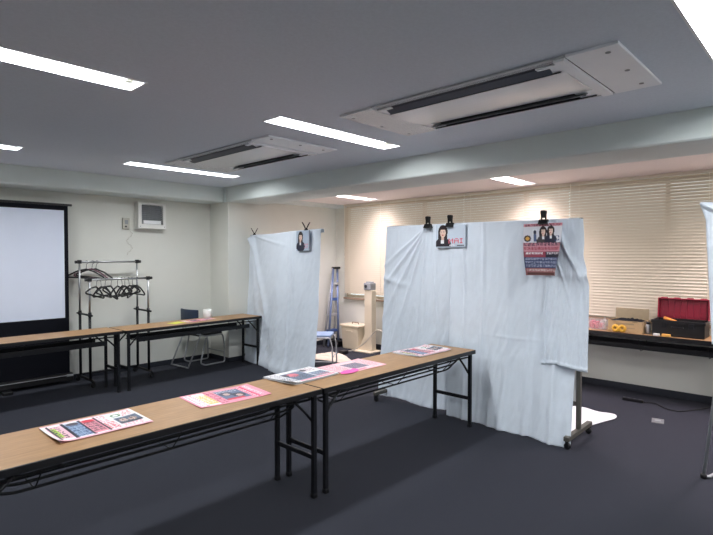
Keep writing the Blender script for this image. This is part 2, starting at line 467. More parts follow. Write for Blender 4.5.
tag(wt, 'folding table under the blinds carrying the toolbox and cardboard box', 'table')

# ------------------------------------------------------------------ printed sheets
class Img:
    def __init__(s, w, h, bg): s.w, s.h = w, h; s.p = [[bg]*w for _ in range(h)]
    def rect(s, x0, y0, x1, y1, c):
        for y in range(max(0, int(y0)), min(s.h, int(y1))):
            for x in range(max(0, int(x0)), min(s.w, int(x1))): s.p[y][x] = c
        return s
    def ell(s, cx, cy, rx, ry, c):
        for y in range(max(0, int(cy-ry)), min(s.h, int(cy+ry)+1)):
            for x in range(max(0, int(cx-rx)), min(s.w, int(cx+rx)+1)):
                if ((x-cx)/rx)**2 + ((y-cy)/ry)**2 <= 1: s.p[y][x] = c
        return s
    def glyphs(s, x0, y0, x1, y1, c, rnd, size=5, gap=1):
        """lines of dense blocky characters"""
        y = y0
        while y + size <= y1:
            x = x0
            while x + size <= x1:
                for j in range(size):
                    for i in range(size):
                        if rnd.random() < (.72 if (j % 2 == 0 or i in (0, size//2)) else .25):
                            X, Y = int(x+i), int(y+j)
                            if 0 <= X < s.w and 0 <= Y < s.h: s.p[Y][X] = c
                x += size + gap
            y += size + gap + 1
        return s
    def face(s, cx, cy, k, coat=(38, 40, 60)):
        s.ell(cx, cy, 5.2*k, 7*k, (44, 34, 36)); s.rect(cx-5*k, cy, cx+5*k, cy+9*k, (48, 38, 40))
        s.ell(cx, cy+13*k, 9*k, 7*k, coat); s.rect(cx-9*k, cy+12*k, cx+9*k, cy+17*k, coat)
        s.rect(cx-1.5*k, cy+4*k, cx+1.6*k, cy+9*k, (214, 182, 166)); s.ell(cx, cy+1*k, 3.1*k, 4.6*k, (226, 196, 180))
        s.rect(cx-2.8*k, cy-3.4*k, cx+2.9*k, cy-1.6*k, (52, 40, 42))
        s.rect(cx-2*k, cy, cx-.7*k, cy+.9*k, (50, 36, 38)); s.rect(cx+.8*k, cy, cx+2.1*k, cy+.9*k, (50, 36, 38))
        s.rect(cx-1*k, cy+3.2*k, cx+1.1*k, cy+4*k, (190, 92, 96)); s.rect(cx-1.6*k, cy+8.6*k, cx+1.7*k, cy+12*k, (228, 228, 232))
        return s
FONT = {'M': ['#...#', '##.##', '#.#.#', '#...#', '#...#'], 'A': ['.###.', '#...#', '#####', '#...#', '#...#'], 'I': ['###', '.#.', '.#.', '.#.', '###'], '.': ['.', '.', '.', '.', '#']}
def write(im, txt, x, y, k, c):
    for ch in txt:
        g = FONT[ch]
        for j, row in enumerate(g):
            for i, q in enumerate(row):
                if q == '#': im.rect(x+i*k, y+j*k, x+i*k+k, y+j*k+k, c)
        x += (len(g[0])+1)*k

paper = bpy.data.materials.new('printed_paper'); paper.use_nodes = True
_b = paper.node_tree.nodes['Principled BSDF']; _a = paper.node_tree.nodes.new('ShaderNodeVertexColor'); _a.layer_name = 'print'
paper.node_tree.links.new(_a.outputs['Color'], _b.inputs['Base Color']); _b.inputs['Roughness'].default_value = .4
_b.inputs['Specular IOR Level'].default_value = .3
def page(name, im, w, h, fn, th=.0012):
    """grid with one face per printed cell; fn(u,v)->xyz, u to the right, v down"""
    bm = bmesh.new(); lay = bm.loops.layers.color.new('print')
    V = [[bm.verts.new(fn(i/im.w*w, j/im.h*h)) for i in range(im.w+1)] for j in range(im.h+1)]
    for j in range(im.h):
        for i in range(im.w):
            f = bm.faces.new((V[j][i], V[j+1][i], V[j+1][i+1], V[j][i+1])); f.smooth = True
            c = im.p[j][i]
            for l in f.loops: l[lay] = (c[0]/255, c[1]/255, c[2]/255, 1)
    me = bpy.data.meshes.new(name); bm.to_mesh(me); bm.free(); me.materials.append(paper)
    o = bpy.data.objects.new(name, me); col.objects.link(o)
    sm = o.modifiers.new('thickness', 'SOLIDIFY'); sm.thickness = th; sm.offset = -1
    return o
WHT = (236, 234, 236); PNK = (232, 128, 150); LPK = (240, 190, 202); RED = (206, 44, 66); DRK = (44, 42, 58); NVY = (48, 72, 116); BLU = (110, 150, 190)
def flyer_a(rnd):
    im = Img(88, 60, WHT)
    im.rect(0, 0, 88, 3, LPK); im.rect(0, 56, 88, 60, LPK)
    im.rect(3, 8, 18, 52, LPK).rect(5, 14, 10, 46, (180, 210, 90)); im.glyphs(5, 10, 17, 50, DRK, rnd, 4)
    im.rect(4, 4, 6, 56, DRK).rect(17, 4, 20, 56, DRK).rect(33, 4, 36, 56, DRK).rect(48, 4, 50, 56, DRK); im.rect(20, 7, 33, 54, (150, 172, 200)); im.ell(26, 12, 6, 5, (70, 60, 66)); im.glyphs(20, 16, 34, 54, NVY, rnd, 6)
    im.rect(35, 7, 48, 54, (226, 150, 162)); im.ell(41, 12, 6, 5, RED); im.glyphs(36, 16, 48, 54, DRK, rnd, 5)
    im.glyphs(50, 5, 62, 56, PNK, rnd, 4); im.glyphs(50, 30, 62, 56, RED, rnd, 3)
    im.ell(68, 13, 5, 5, (70, 130, 80)); im.ell(68, 13, 3, 3, WHT); im.glyphs(74, 6, 87, 20, RED, rnd, 3)
    im.rect(63, 22, 86, 45, (96, 110, 130)); im.ell(69, 33, 4, 5, (214, 186, 172)); im.ell(78, 34, 4, 5, (206, 176, 160)); im.rect(63, 40, 86, 45, (40, 44, 60)); im.glyphs(64, 26, 86, 42, DRK, rnd, 3, 1); im.glyphs(64, 46, 86, 56, PNK, rnd, 3)
    return im
def flyer_b(rnd):
    im = Img(88, 60, (236, 176, 190))
    im.rect(0, 0, 88, 60, (236, 150, 172)); im.rect(3, 3, 26, 57, WHT)
    im.glyphs(4, 4, 14, 56, PNK, rnd, 4); im.rect(14, 12, 26, 52, (238, 196, 110)); im.glyphs(15, 13, 26, 52, WHT, rnd, 4)
    im.glyphs(27, 4, 36, 57, (160, 40, 70), rnd, 4, 1)
    im.rect(37, 8, 68, 50, (96, 112, 140)); im.ell(46, 24, 8, 9, (60, 62, 86)); im.ell(58, 34, 8, 9, (44, 48, 70)); im.ell(46, 26, 4, 5, (206, 178, 170)); im.ell(58, 36, 4, 5, (210, 182, 172))
    im.rect(38, 44, 60, 50, RED); im.glyphs(38, 9, 68, 20, (196, 200, 212), rnd, 3)
    im.rect(70, 3, 76, 57, (226, 60, 110)); im.glyphs(70, 4, 77, 57, WHT, rnd, 4); im.glyphs(78, 4, 87, 57, WHT, rnd, 5)
    return im
def flyer_c(rnd):
    im = Img(88, 60, (226, 226, 228))
    im.glyphs(3, 4, 18, 56, (150, 146, 156), rnd, 3); im.rect(20, 10, 56, 52, (112, 126, 146)); im.ell(34, 22, 9, 9, (216, 120, 130))
    im.glyphs(21, 26, 56, 52, DRK, rnd, 4); im.ell(24, 18, 5, 6, (58, 52, 60)); im.glyphs(58, 4, 86, 24, (170, 120, 130), rnd, 4)
    im.ell(62, 12, 6, 5, (50, 46, 54)); im.rect(58, 28, 84, 50, (146, 156, 170)); im.glyphs(59, 29, 84, 50, NVY, rnd, 3); im.rect(20, 53, 86, 57, PNK); im.glyphs(4, 30, 19, 58, DRK, rnd, 4); im.glyphs(58, 44, 86, 52, RED, rnd, 3)
    return im
def flyer_d(rnd):
    im = Img(88, 60, (240, 178, 190))
    im.rect(4, 4, 84, 56, (238, 206, 212)); im.glyphs(5, 5, 30, 56, (214, 84, 110), rnd, 3, 1); im.rect(32, 14, 66, 46, (140, 132, 152)); im.glyphs(33, 15, 66, 45, DRK, rnd, 4)
    im.glyphs(68, 5, 84, 56, PNK, rnd, 4); im.rect(4, 50, 50, 56, PNK); return im
def flat_page(name, im, P0, ang, w, h, z, label, group=None, lift=(0, 0), cat='flyer'):
    """lies on a table: P0 is its far left corner, u along the table, v towards the viewer"""
    ca, sa = math.cos(ang), math.sin(ang)
    def fn(u, v):
        tl = max(0, 1-u/.07)*max(0, (v/h))     # near left corner curls up a little
        tr = max(0, 1-(w-u)/.09)
        zz = lift[0]*tl*tl + lift[1]*tr*tr + .0012*math.sin(u*19+P0[0]*7)*math.sin(v*13) + .0014
        return (u*ca + v*sa, u*sa - v*ca, zz)
    o = page(name, im, w, h, fn); o.location = (P0[0], P0[1], z)
    return tag(o, label, cat, group)
T = .7008
G1 = 'printed flyers on the front tables'
rnd = random.Random(3)
flat_page('flyer', flyer_a(rnd), (.752, 2.862), -.01, .43, .30, T, 'lower flyer under the one with blue and green blocks, nearest the left edge', G1)
flat_page('flyer', flyer_a(rnd), (.738, 2.856), -.01, .432, .305, T+.0034, 'top flyer nearest the left edge, striped with blue and red headlines', G1, (.016, .004))
flat_page('flyer', flyer_b(rnd), (1.488, 2.888), -.10, .455, .31, T, 'single pink flyer with orange block, second from the left on the front tables', G1, (.004, .006))
for k, (dx, dy, da) in enumerate(((.012, -.004, .06), (-.004, .002, .02), (.006, .004, .045), (0, 0, .03))):
    flat_page('flyer', flyer_c(rnd), (2.118+dx, 2.905+dy, 0), da, .43, .305, T+.0036*k,
      ('grey flyer in the pile over the front table joint, ' + ('bottom', 'second from bottom', 'third from bottom', 'topmost')[k] + ' of the pile'), 'grey flyer pile on the front tables', ((.006+.004*k), .004))
flat_page('flyer', flyer_d(rnd), (2.605, 2.893), .0, .455, .31, T, 'pale pink flyer beside the joint, partly under the bright pink note', G1, (.003, .003))
nb = MB()
npt = [(0, 0), (.03, .05), (.09, .075), (.15, .06), (.185, .085), (.20, .03), (.165, -.02), (.09, -.045), (.03, -.03)]
nb.prism([(x, y*.8) for x, y in npt], 'z', 0, .0012)
o = nb.build('paper_note', M['pink']); o.location = (2.575, 2.60, T+.0042); tag(o, 'bright pink torn paper note on the pale pink flyer', 'note')
for k, (dx, dy, da) in enumerate(((-.01, -.006, -.02), (.008, 0, -.06), (0, .0, -.04))):
    flat_page('flyer', flyer_c(rnd) if k < 2 else flyer_a(rnd), (3.468+dx, 2.868+dy), da, .46, .295, T+.0036*k,
      'printed flyer at the right end of the front table, ' + ('bottom', 'middle', 'top')[k] + ' one of three', 'flyer pile at the right end of the front table', (.005, .010))
# far table papers
fz = .7008
def flat_simple(name, m, x, y, w, h, rz, label, cat, z=fz):
    o = MB().box(-w/2, w/2, -h/2, h/2, 0, .0015).build(name, m); o.location = (x, y, z); o.rotation_euler.z = rz
    return tag(o, label, cat)
flat_simple('paper_sheet', M['yellow_paper'], 3.135, 6.13, .20, .14, .35, 'lime yellow sheet lying on the far table left of the red flyers', 'paper')
flat_page('flyer', flyer_b(rnd), (3.24, 6.27), .06, .28, .20, fz, 'small reddish flyer on the far table beside the yellow sheet', 'flyers on the far table')
flat_page('flyer', flyer_d(rnd), (3.50, 6.29), .03, .20, .16, fz, 'small pale pink flyer on the far table just before the white roll', 'flyers on the far table')
r = MB().lathe([(.058, 0), (.062, .004), (.062, .112), (.058, .115)], 0, 0, 28).build('paper_roll', M['white_plastic'])
r.location = (3.70, 6.352, fz); tag(r, 'white roll standing on the far table near the pipe chair', 'roll')

# ------------------------------------------------------------------ binder clips
def binder_clip(loc, rz, label, group, size=1.0, OP=.010):
    t = empty('binder_clip', loc, rz); t.scale = (size,)*3
    MB().prism([(-.019, -.024), (.019, -.024), (.019, -.020), (.004, .004), (-.004, .004), (-.019, -.020)], 'x', -.026, .026, mtx=Matrix.Translation((0, 0, .0))).build('clip_body', M['clip'], t)
    for s in (-1, 1):
        h = MB().tube(rounded([(-.012, s*.006, -.002), (-.012, s*OP*.5, .025), (-.013, s*OP, .052), (.013, s*OP, .052), (.012, s*OP*.5, .025), (.012, s*.006, -.002)], .006), .0032, 8)
        h.prism([(s*OP-.002, .054), (s*OP+.002, .054), (s*(OP*.45)+.002, .012), (s*(OP*.45)-.002, .012)], 'x', -.010, .010)
        h.build('clip_handle', M['clip'], t)
    return tag(t, label, 'clip', group)

# ------------------------------------------------------------------ sheet-covered stands
def caster_mb(x, y, h=.062):
    b = MB().lathe([(.014, -.014), (.026, -.010), (.026, .010), (.014, .014)], 0, 0, 20, mtx=Matrix.Translation((x, y, .026)) @ Matrix.Rotation(PI/2, 4, 'X'))
    b.box(x-.012, x+.012, y-.02, y-.016, .02, h).box(x-.012, x+.012, y+.016, y+.02, .02, h).box(x-.014, x+.014, y-.02, y+.02, h-.006, h)
    return b
def stand(P0, P1, height, foot, label, foot_l=None):
    """frame on two footed posts; P0, P1 floor points of the posts"""
    d = Vector((P1[0]-P0[0], P1[1]-P0[1])); L = d.length; ang = math.atan2(d.y, d.x)
    t = empty('rolling_partition', (P0[0], P0[1], 0), ang); tag(t, label, 'partition')
    for x in (0, L):
        MB().box(x-.018, x+.018, -.018, .018, .10, height, bev=.003).build('post', M['frame_grey'], t)
        fb = MB().box(x-.022, x+.022, -foot, foot, .068, .104, bev=.004).build('foot_bar', M['frame_grey'], t)
        for s in (-1, 1):
            caster_mb(x, s*(foot-.03), .069).build('caster', M['black_plastic'], t)
    MB().box(-.018, L+.018, -.014, .014, height-.001, height+.03, bev=.004).build('top_bar', M['frame_grey'], t)
    MB().box(.018, L-.018, -.010, .010, .30, .33, bev=.003).build('cross_bar', M['frame_grey'], t)
    MB().box(.018, L-.018, -.006, .006, .33, height-.001).build('board', M['white_plastic'], t)
    return t, L, ang
def fold_noise(a, b, s=0.0): return noise.noise(Vector((a, b, s)))
def sheet(name, parent_loc, ang, u0, u1, zt, zb, side, offs, back_drop, label, m, nu=120, nv=150, edge0=None, edge1=None, bot=None, group=None, cat='sheet', seed=0.0, top=None):
    """cloth hung over a top bar. u along the bar; offs(u, z, f) -> how far it stands off the frame on the viewer's side
    (side = +-1 selects the local y direction); back_drop = length hanging behind."""
    bm = bmesh.new(); V = []
    rows = []
    for k in range(5): rows.append(('b', 1 - k/4*1.0))
    for k in range(4): rows.append(('t', k/3))
    for k in range(nv+1): rows.append(('f', k/nv))
    for (kind, f) in rows:
        row = []
        for i in range(nu+1):
            s = i/nu; f2 = f if kind == 'f' else 0
            a = u0 + (edge0(f2) if edge0 else 0); b_ = u1 + (edge1(f2) if edge1 else 0)
            if kind != 'f': b_ -= .035
            u = a + (b_-a)*s
            ztop = zt + (top(s) if top else 0)
            if kind == 'b': p = (u, -side*.024, ztop - .012 - f*back_drop)
            elif kind == 't':
                an = PI*f; p = (u, -side*.022*math.cos(an), ztop - .006 + .008*math.sin(an))
            else:
                zb2 = zb + (bot(s) if bot else 0)
                z = ztop - .008 - (ztop-.008-zb2)*f
                p = (u, side*(.024 + max(-.004, offs(s, f))), z)
            row.append(bm.verts.new(p))
        V.append(row)
    for j in range(len(V)-1):
        for i in range(nu):
            q = bm.faces.new((V[j][i], V[j+1][i], V[j+1][i+1], V[j][i+1])); q.smooth = True
    bmesh.ops.recalc_face_normals(bm, faces=bm.faces[:])
    me = bpy.data.meshes.new(name); bm.to_mesh(me); bm.free(); me.materials.append(m)
    o = bpy.data.objects.new(name, me); col.objects.link(o); o.location = parent_loc; o.rotation_euler.z = ang
    sm = o.modifiers.new('thickness', 'SOLIDIFY'); sm.thickness = .0016; sm.offset = 0
    return tag(o, label, cat, group)
def crease(s, f, s0, f0, ds, df, width, amp, reach=1.0):
    """a soft ridge running from (s0,f0) in direction (ds,df)"""
    L = math.hypot(ds, df); ds, df = ds/L, df/L
    a = (s-s0)*ds + (f-f0)*df; d = abs((s-s0)*df - (f-f0)*ds)
    if a < 0: return 0
    w = width*.62*(.35 + a/ reach)
    return amp*math.exp(-(d/w)**2)*max(0, 1-a/reach)*min(1, a/.03)

# wide stand: posts at (4.34,3.57) and (4.34,1.57)
BX = 4.36
big, BL, bang = stand((4.335, 3.60), (4.372, 1.592), 1.835, .278, 'wide grey rolling partition stand hidden under white sheets, caster feet showing')
bloc = (4.335, 3.60, 0)          # local +x runs towards the window-side post, local -y faces the viewer
def wr(s, f, a, seed): # general wrinkles
    return a*(.8*fold_noise(s*6, f*1.6, seed) + .8*(.5-abs(fold_noise(s*15+f*3, f*4.5, seed+5)))*1.1 + .22*fold_noise(s*34+f*10, f*24, seed+9))
def off_left(s, f):
    v = .012 + .012*f + .045*max(0, f-.5)**1.3
    v += .010*math.sin(s*9+1.2*f)*f + wr(s, f, .018, 1.3)*(.4+f)
    for (s0, tx, ty, w_, a) in ((.62, -.60, .34, .030, .034), (.62, -.60, .22, .022, .026), (.62, -.60, .52, .034, .030), (.62, -.42, .62, .03, .022), (.62, -.16, .9, .03, .018), (.66, .2, .9, .03, .016)):
        v += crease(s, f, s0, 0.0, tx, ty, w_, a, 1.0)
    v += .016*math.exp(-((f-.30-.12*s)/.018)**2)*max(0, 1-s*2.2)
    return v
def off_mid(s, f):
    v = .026 + .02*f + .15*f*f*(.55+.55*s)
    v += .016*f*math.sin(s*16+.6) + .008*math.sin(s*31+2*f)*f + wr(s, f, .014, 4.1)*(.5+f)
    v += .020*math.exp(-((s-.34-.05*f)/.035)**2)*(.3+f*.8)*max(0, 1-f*.6)
    v += .014*math.exp(-((s-.60)/.03)**2)*max(0, 1-f*1.5)
    v += .014*math.exp(-((s-.12-.03*f)/.008)**2) + .016*math.exp(-((s-.30+.03*f)/.014)**2)*(1-.5*f)
    v += .030*f*math.exp(-((s-.47-.04*math.sin(f*3))/.028)**2) + .022*f*math.exp(-((s-.70+.05*f)/.022)**2) + .024*f*math.exp(-((s-.86)/.02)**2)
    v += .004*math.exp(-((f-.56)/.006)**2)*max(0, math.sin(PI*min(1, max(0, (s-.22)/.6))))
    return v
def off_right(s, f):
    v = .050 + .018*f + .078*f*f
    v += wr(s, f, .012, 7.7)*(.6+f)
    v += crease(s, f, .08, .0, .80, .34, .05, .050, 1.0) + crease(s, f, .30, .0, .6, .44, .05, .034, .9) + crease(s, f, .05, .02, .62, .62, .04, .022, 1.0)
    v += .016*math.exp(-((s-.045)/.018)**2) + .010*math.exp(-((f-.985)/.008)**2)
    v += .022*math.exp(-((f-.38)/.03)**2)*s*s + .012*math.sin(s*8+f*3)*f
    return v
GS = 'white sheets over the wide partition'
sheet('hanging_sheet', bloc, bang, -.03, .84, 1.872, .03, -1, off_left, .05, 'leftmost white sheet on the wide stand, with fan-like diagonal creases from its clip', M['sheet'],
      nu=110, nv=190, edge0=lambda f: -.09*f, edge1=lambda f: .02-.05*f, group=GS, bot=lambda s: -.015+.01*math.sin(s*7))
sheet('hanging_sheet', bloc, bang, .77, 2.035, 1.874, .006, -1, off_mid, .03, 'central white sheet on the wide stand, hanging down to the carpet', M['sheet'],
      nu=150, nv=190, edge0=lambda f: .12*f if f < .3 else .036+.02*(f-.3), edge1=lambda f: -.04*f+.035*f*f, group=GS, bot=lambda s: .004*math.sin(s*19), top=lambda s: -.010*s)
sheet('hanging_sheet', bloc, bang, 1.74, 2.072, 1.868, .635, -1, off_right, .03, 'short white sheet at the right end of the wide stand, its hem above the caster', M['sheet'],
      nu=70, nv=130, edge0=lambda f: .02*f, edge1=lambda f: -.020+.06*min(1, f*2.2)+.02*f*f - .02*math.exp(-((f-.25)/.08)**2), group=GS, bot=lambda s: .012*math.sin(s*5), top=lambda s: -.006*s)
# clips, card and poster on the wide stand
def on_big(u, y=0.0, z=0.0):
    c, s_ = math.cos(bang), math.sin(bang); return (bloc[0] + u*c - y*s_, bloc[1] + u*s_ + y*c, z)
for u, lab in ((.535, 'black binder clip left of the portrait card on the wide stand'), (.795, 'black binder clip holding the portrait card on the wide stand'), (1.745, 'black binder clip holding the crowded poster')):
    binder_clip(on_big(u, -.072 - .045*(u > 1), 1.868 - .014*(u > 1)), bang, lab, 'binder clips on the wide stand', 1.5)
def hung_page(name, im, u, z, w, h, base, ang, y0, label, curl=None, cat='card'):
    def fn(a, b):
        x = a - w/2; dy = 0
        if curl: x, dy = curl(x, b)
        return (x, -dy, -b)
    o = page(name, im, w, h, fn); c, s_ = math.cos(ang), math.sin(ang)
    o.location = (base[0] + u*c - y0*s_, base[1] + u*s_ + y0*c, z); o.rotation_euler.z = ang
    return tag(o, label, cat)
im = Img(64, 46, (196, 208, 222)); im.face(15, 14, 2.0, (50, 46, 54)); write(im, 'MAI', 28, 28, 2, (216, 104, 122))
im.rect(46, 41, 61, 43, (70, 74, 86)); im.rect(0, 44, 64, 46, (180, 190, 204)); im.glyphs(30, 40, 44, 46, (236, 236, 240), rnd, 3)
hung_page('portrait_card', im, .802, 1.858, .335, .225, bloc, bang, -.076, 'pale card with a long-haired woman and red lettering on the wide stand')
def poster_im():
    im = Img(70, 92, (222, 214, 220)); r2 = random.Random(8)
    im.rect(0, 0, 70, 5, (210, 140, 152)); im.glyphs(3, 1, 68, 6, (110, 60, 76), r2, 4)
    im.rect(0, 6, 70, 34, (214, 214, 222)); im.ell(7, 26, 6, 6, (60, 44, 50)); im.ell(7, 26, 3.4, 3.4, (220, 170, 90))
    im.rect(16, 10, 24, 32, (222, 224, 230)); im.ell(20, 15, 2.5, 4, (60, 60, 80)); im.rect(18, 19, 23, 32, (90, 104, 140))
    im.face(35, 13, 1.25, (70, 66, 70)); im.face(49, 12, 1.25, (40, 40, 60)); im.glyphs(57, 22, 70, 33, NVY, r2, 4)
    im.rect(0, 34, 70, 50, (202, 138, 150)); im.glyphs(1, 34, 70, 42, (58, 44, 66), r2, 6); im.glyphs(1, 42, 70, 50, (150, 50, 70), r2, 5)
    im.rect(0, 50, 70, 60, (150, 66, 84)); im.glyphs(4, 51, 34, 60, WHT, r2, 4); im.rect(38, 50, 70, 60, DRK); im.glyphs(40, 51, 70, 60, (224, 214, 220), r2, 4)
    im.rect(0, 60, 70, 79, (66, 76, 110)); im.glyphs(2, 61, 68, 79, (168, 176, 200), r2, 4, 1)
    im.rect(0, 79, 70, 92, (150, 96, 98)); im.glyphs(3, 81, 67, 86, (226, 206, 200), r2, 4, 1); im.rect(4, 87, 64, 91, (96, 64, 60))
    return im
def curl(x, b):
    k = .55*min(1, b/.42)                   # lower side edges roll towards the viewer
    W = .15; t = x/W
    ang_ = k*2.2*abs(t)
    if ang_ < 1e-4: return x + .05*b, 0
    r_ = abs(x)/ang_
    return math.copysign(r_*math.sin(ang_), x) + .05*b, r_*(1-math.cos(ang_))
hung_page('crowded_poster', poster_im(), 1.738, 1.826, .335, .44, bloc, bang, -.120, 'crowded red and navy poster curling at the sides, clipped to the wide stand', curl, 'poster')

# narrow stand near the column
sP0, sP1 = (4.525, 6.40), (4.185, 4.76)
sm_, SL, sang = stand(sP0, sP1, 1.83, .20, 'narrow rolling partition stand hidden under a white sheet beside the column')
def off_small(s, f):
    v = .014 + .03*f + .085*f*f*f*(1.1-.4*s)
    v += .018*math.sin(s*14+.8*f)*f + .010*math.sin(s*25+1.5)*f + wr(s, f, .016, 11.2)*(.4+f)
    v += crease(s, f, .05, .0, .30, .72, .06, .065, .95) + crease(s, f, .05, .0, .14, .9, .05, .050, 1.0) + .02*math.exp(-((s-.62)/.012)**2)*(.3+f) + crease(s, f, .05, 0, .55, .10, .02, .02, .6)
    v += crease(s, f, .66, .0, .02, .9, .03, .02, 1.0) + .05*math.exp(-((f-.97)/.05)**2)*(.4+.6*fold_noise(s*9, 2.2, 4)) 
    return v
sheet('hanging_sheet', (sP0[0], sP0[1], 0), sang, -.075, SL+.32, 1.872, .006, -1, off_small, .03, 'white sheet draped to the floor over the narrow stand beside the column', M['sheet'],
      nu=150, nv=180, edge0=lambda f: -.05*f, edge1=lambda f: -.01*f, bot=lambda s: .003*math.sin(s*30), top=lambda s: -.012*math.sin(PI*min(1, s/.6)) if s < .6 else 0)
def on_small(u, y, z):
    c, s_ = math.cos(sang), math.sin(sang); return (sP0[0] + u*c - y*s_, sP0[1] + u*s_ + y*c, z)
binder_clip(on_small(.03, -.02, 1.888), R(55), 'black binder clip at the left end of the narrow sheeted stand', 'binder clips on the narrow stand', 1.4, .034)
binder_clip(on_small(1.60, -.02, 1.892), R(60), 'black binder clip above the small portrait card on the narrow stand', 'binder clips on the narrow stand', 1.4, .034)
im = Img(48, 46, (176, 190, 208)); im.face(15, 13, 1.7); im.glyphs(28, 30, 46, 42, (214, 150, 168), rnd, 4); im.rect(45, 0, 48, 46, (110, 116, 130))
hung_page('portrait_card', im, 1.62, 1.862, .34, .25, (sP0[0], sP0[1], 0), sang, -.075, 'small card with a dark-haired woman, clipped to the narrow sheeted stand')

# sheet-covered hanger rail at the right edge
t = empty('garment_rail', (4.28, .66, 0)); tag(t, 'silver tubular rail stand at the right edge, mostly outside the frame', 'stand')
MB().tube([(-.03, .03, .012), (.03, -.14, 1.86)], .011, 10).build('slanted_post', M['silver'], t)
MB().tube(rounded([(-.05, .035, .02), (-.03, .0, .014), (.32, -.09, .014)], .02), .011, 10).build('foot_rail', M['silver'], t)
MB().tube([(.03, -.06, 1.875), (.03, -1.3, 1.875)], .012, 10).build('top_rail', M['silver'], t)
MB().tube(rounded([(-.03, -1.36, .014), (.0, -1.33, .9), (.03, -1.28, 1.86)], .05), .011, 10).build('slanted_post', M['silver'], t)
MB().lathe([(.016, 0), (.02, .008), (.02, .028), (.014, .034)], -.045, .028, 14).build('rubber_foot', M['black_plastic'], t)
def off_r(s, f): return .012 + .02*f + .03*math.sin(s*18+f*2)*f + wr(s, f, .02, 21.) + crease(s, f, .0, .0, .5, .4, .05, .03, .9)
sheet('hanging_sheet', (4.27, .735, 0), R(-90), -.0, 1.30, 1.915, .95, -1, off_r, .03, 'white sheet cut off by the right edge of the picture', M['sheet'], nu=100, nv=80,
      edge0=lambda f: .03*min(1, f*8)+.06*f, top=lambda s: .01*math.cos(s*20))

# sheet heap on the floor behind the wide stand
def heap(name, pts, z_fn, m, label, cat, loc, n=44, ext=(1, 1)):
    bm = bmesh.new(); V = {}
    def inside(x, y):
        c = False; k = len(pts)
        for i in range(k):
            (x1, y1), (x2, y2) = pts[i], pts[(i+1) % k]
            if (y1 > y) != (y2 > y) and x < (x2-x1)*(y-y1)/(y2-y1)+x1: c = not c
        return c
    xs = [p[0] for p in pts]; ys = [p[1] for p in pts]
    x0, x1, y0, y1 = min(xs), max(xs), min(ys), max(ys)
    # radial grid from centroid to the outline keeps the border smooth
    cx, cy = sum(xs)/len(xs), sum(ys)/len(ys)
    ring = []
    k = len(pts)
    for i in range(k):
        p0, p1, p2, p3 = [Vector(pts[(i+j-1) % k]) for j in range(4)]
        for q in range(6):
            t_ = q/6
            ring.append(.5*((2*p1)+(p2-p0)*t_+(2*p0-5*p1+4*p2-p3)*t_*t_+(3*p1-p0-3*p2+p3)*t_**3))
    rings = []
    for j in range(1, 19):
        f = j/18; row = []
        for p in ring:
            x = cx + (p.x-cx)*f; y = cy + (p.y-cy)*f
            row.append(bm.verts.new((x, y, max(.004, z_fn(x, y, f)))))
        rings.append(row)
    c0 = bm.verts.new((cx, cy, max(.004, z_fn(cx, cy, 0))))
    nr = len(ring)
    for i in range(nr): bm.faces.new((c0, rings[0][i], rings[0][(i+1) % nr]))
    for a, b_ in zip(rings, rings[1:]):
        for i in range(nr): bm.faces.new((a[i], b_[i], b_[(i+1) % nr], a[(i+1) % nr]))
    for f_ in bm.faces: f_.smooth = True
    bmesh.ops.recalc_face_normals(bm, faces=bm.faces[:])
    me = bpy.data.meshes.new(name); bm.to_mesh(me); bm.free(); me.materials.append(m)
    o = bpy.data.objects.new(name, me); col.objects.link(o); o.location = loc
    s_ = o.modifiers.new('thickness', 'SOLIDIFY'); s_.thickness = .003; s_.offset = 1
    return tag(o, label, cat)
heap('floor_sheet', [(4.45, 1.70), (4.75, 1.66), (5.0, 1.60), (5.20, 1.55), (5.32, 1.60), (5.30, 1.74), (5.34, 1.95), (5.1, 2.15), (4.8, 2.2), (4.5, 2.15)],
     lambda x, y, f: (.035*(1-f**3))*(.5+.8*abs(fold_noise(x*5, y*7, 3))) + .01, M['sheet_floor'], 'bright white sheet lying on the carpet behind the right caster foot', 'sheet', (0, 0, 0))
heap('crumpled_cloth', [(5.22, 5.08), (5.36, 5.18), (5.50, 5.40), (5.62, 5.62), (5.58, 5.90), (5.3, 5.98), (5.08, 5.86), (5.15, 5.5)],
     lambda x, y, f: (.06*(1-f**3))*(.35+1.2*abs(fold_noise(x*8, y*9, 6))) + .008, M['cloth_cream'], 'crumpled pale cloth on the floor between the two sheeted stands', 'cloth', (0, 0, 0))

# ------------------------------------------------------------------ projection screen
t = empty('projection_screen', (1.16, 6.86, 0)); tag(t, 'large white pull-up projection screen with black borders at the left edge', 'projection screen')
SW = .955
MB().box(-SW, SW, -.003, .003, .12, 2.16).build('black_border', M['black_fabric'], t)
MB().box(-SW+.045, SW-.045, -.0052, -.0032, .80, 2.10).build('white_surface', M['screen_white'], t)
MB().box(-SW-.02, SW+.045, -.012, .010, 2.155, 2.182, bev=.003).build('top_bar', M['black_plastic'], t)
MB().box(-SW-.03, SW+.03, -.05, .05, .035, .125, bev=.012).build('roller_case', M['black_plastic'], t)
MB().box(-SW+.02, SW-.02, -.0535, -.0500, .098, .106).build('case_slot_trim', M['silver'], t)
MB().box(SW-.05, SW+.026, -.054, -.05, .085, .112, bev=.001).build('end_label', M['grey_plastic'], t)
for x in (-.6, .28): MB().box(x-.05, x+.05, -.16, .07, 0.0, .036, bev=.006).build('foot', M['black_plastic'], t)
MB().box(.0-.02, .02, .012, .04, .12, 2.15).build('rear_support', M['black_steel'], t)

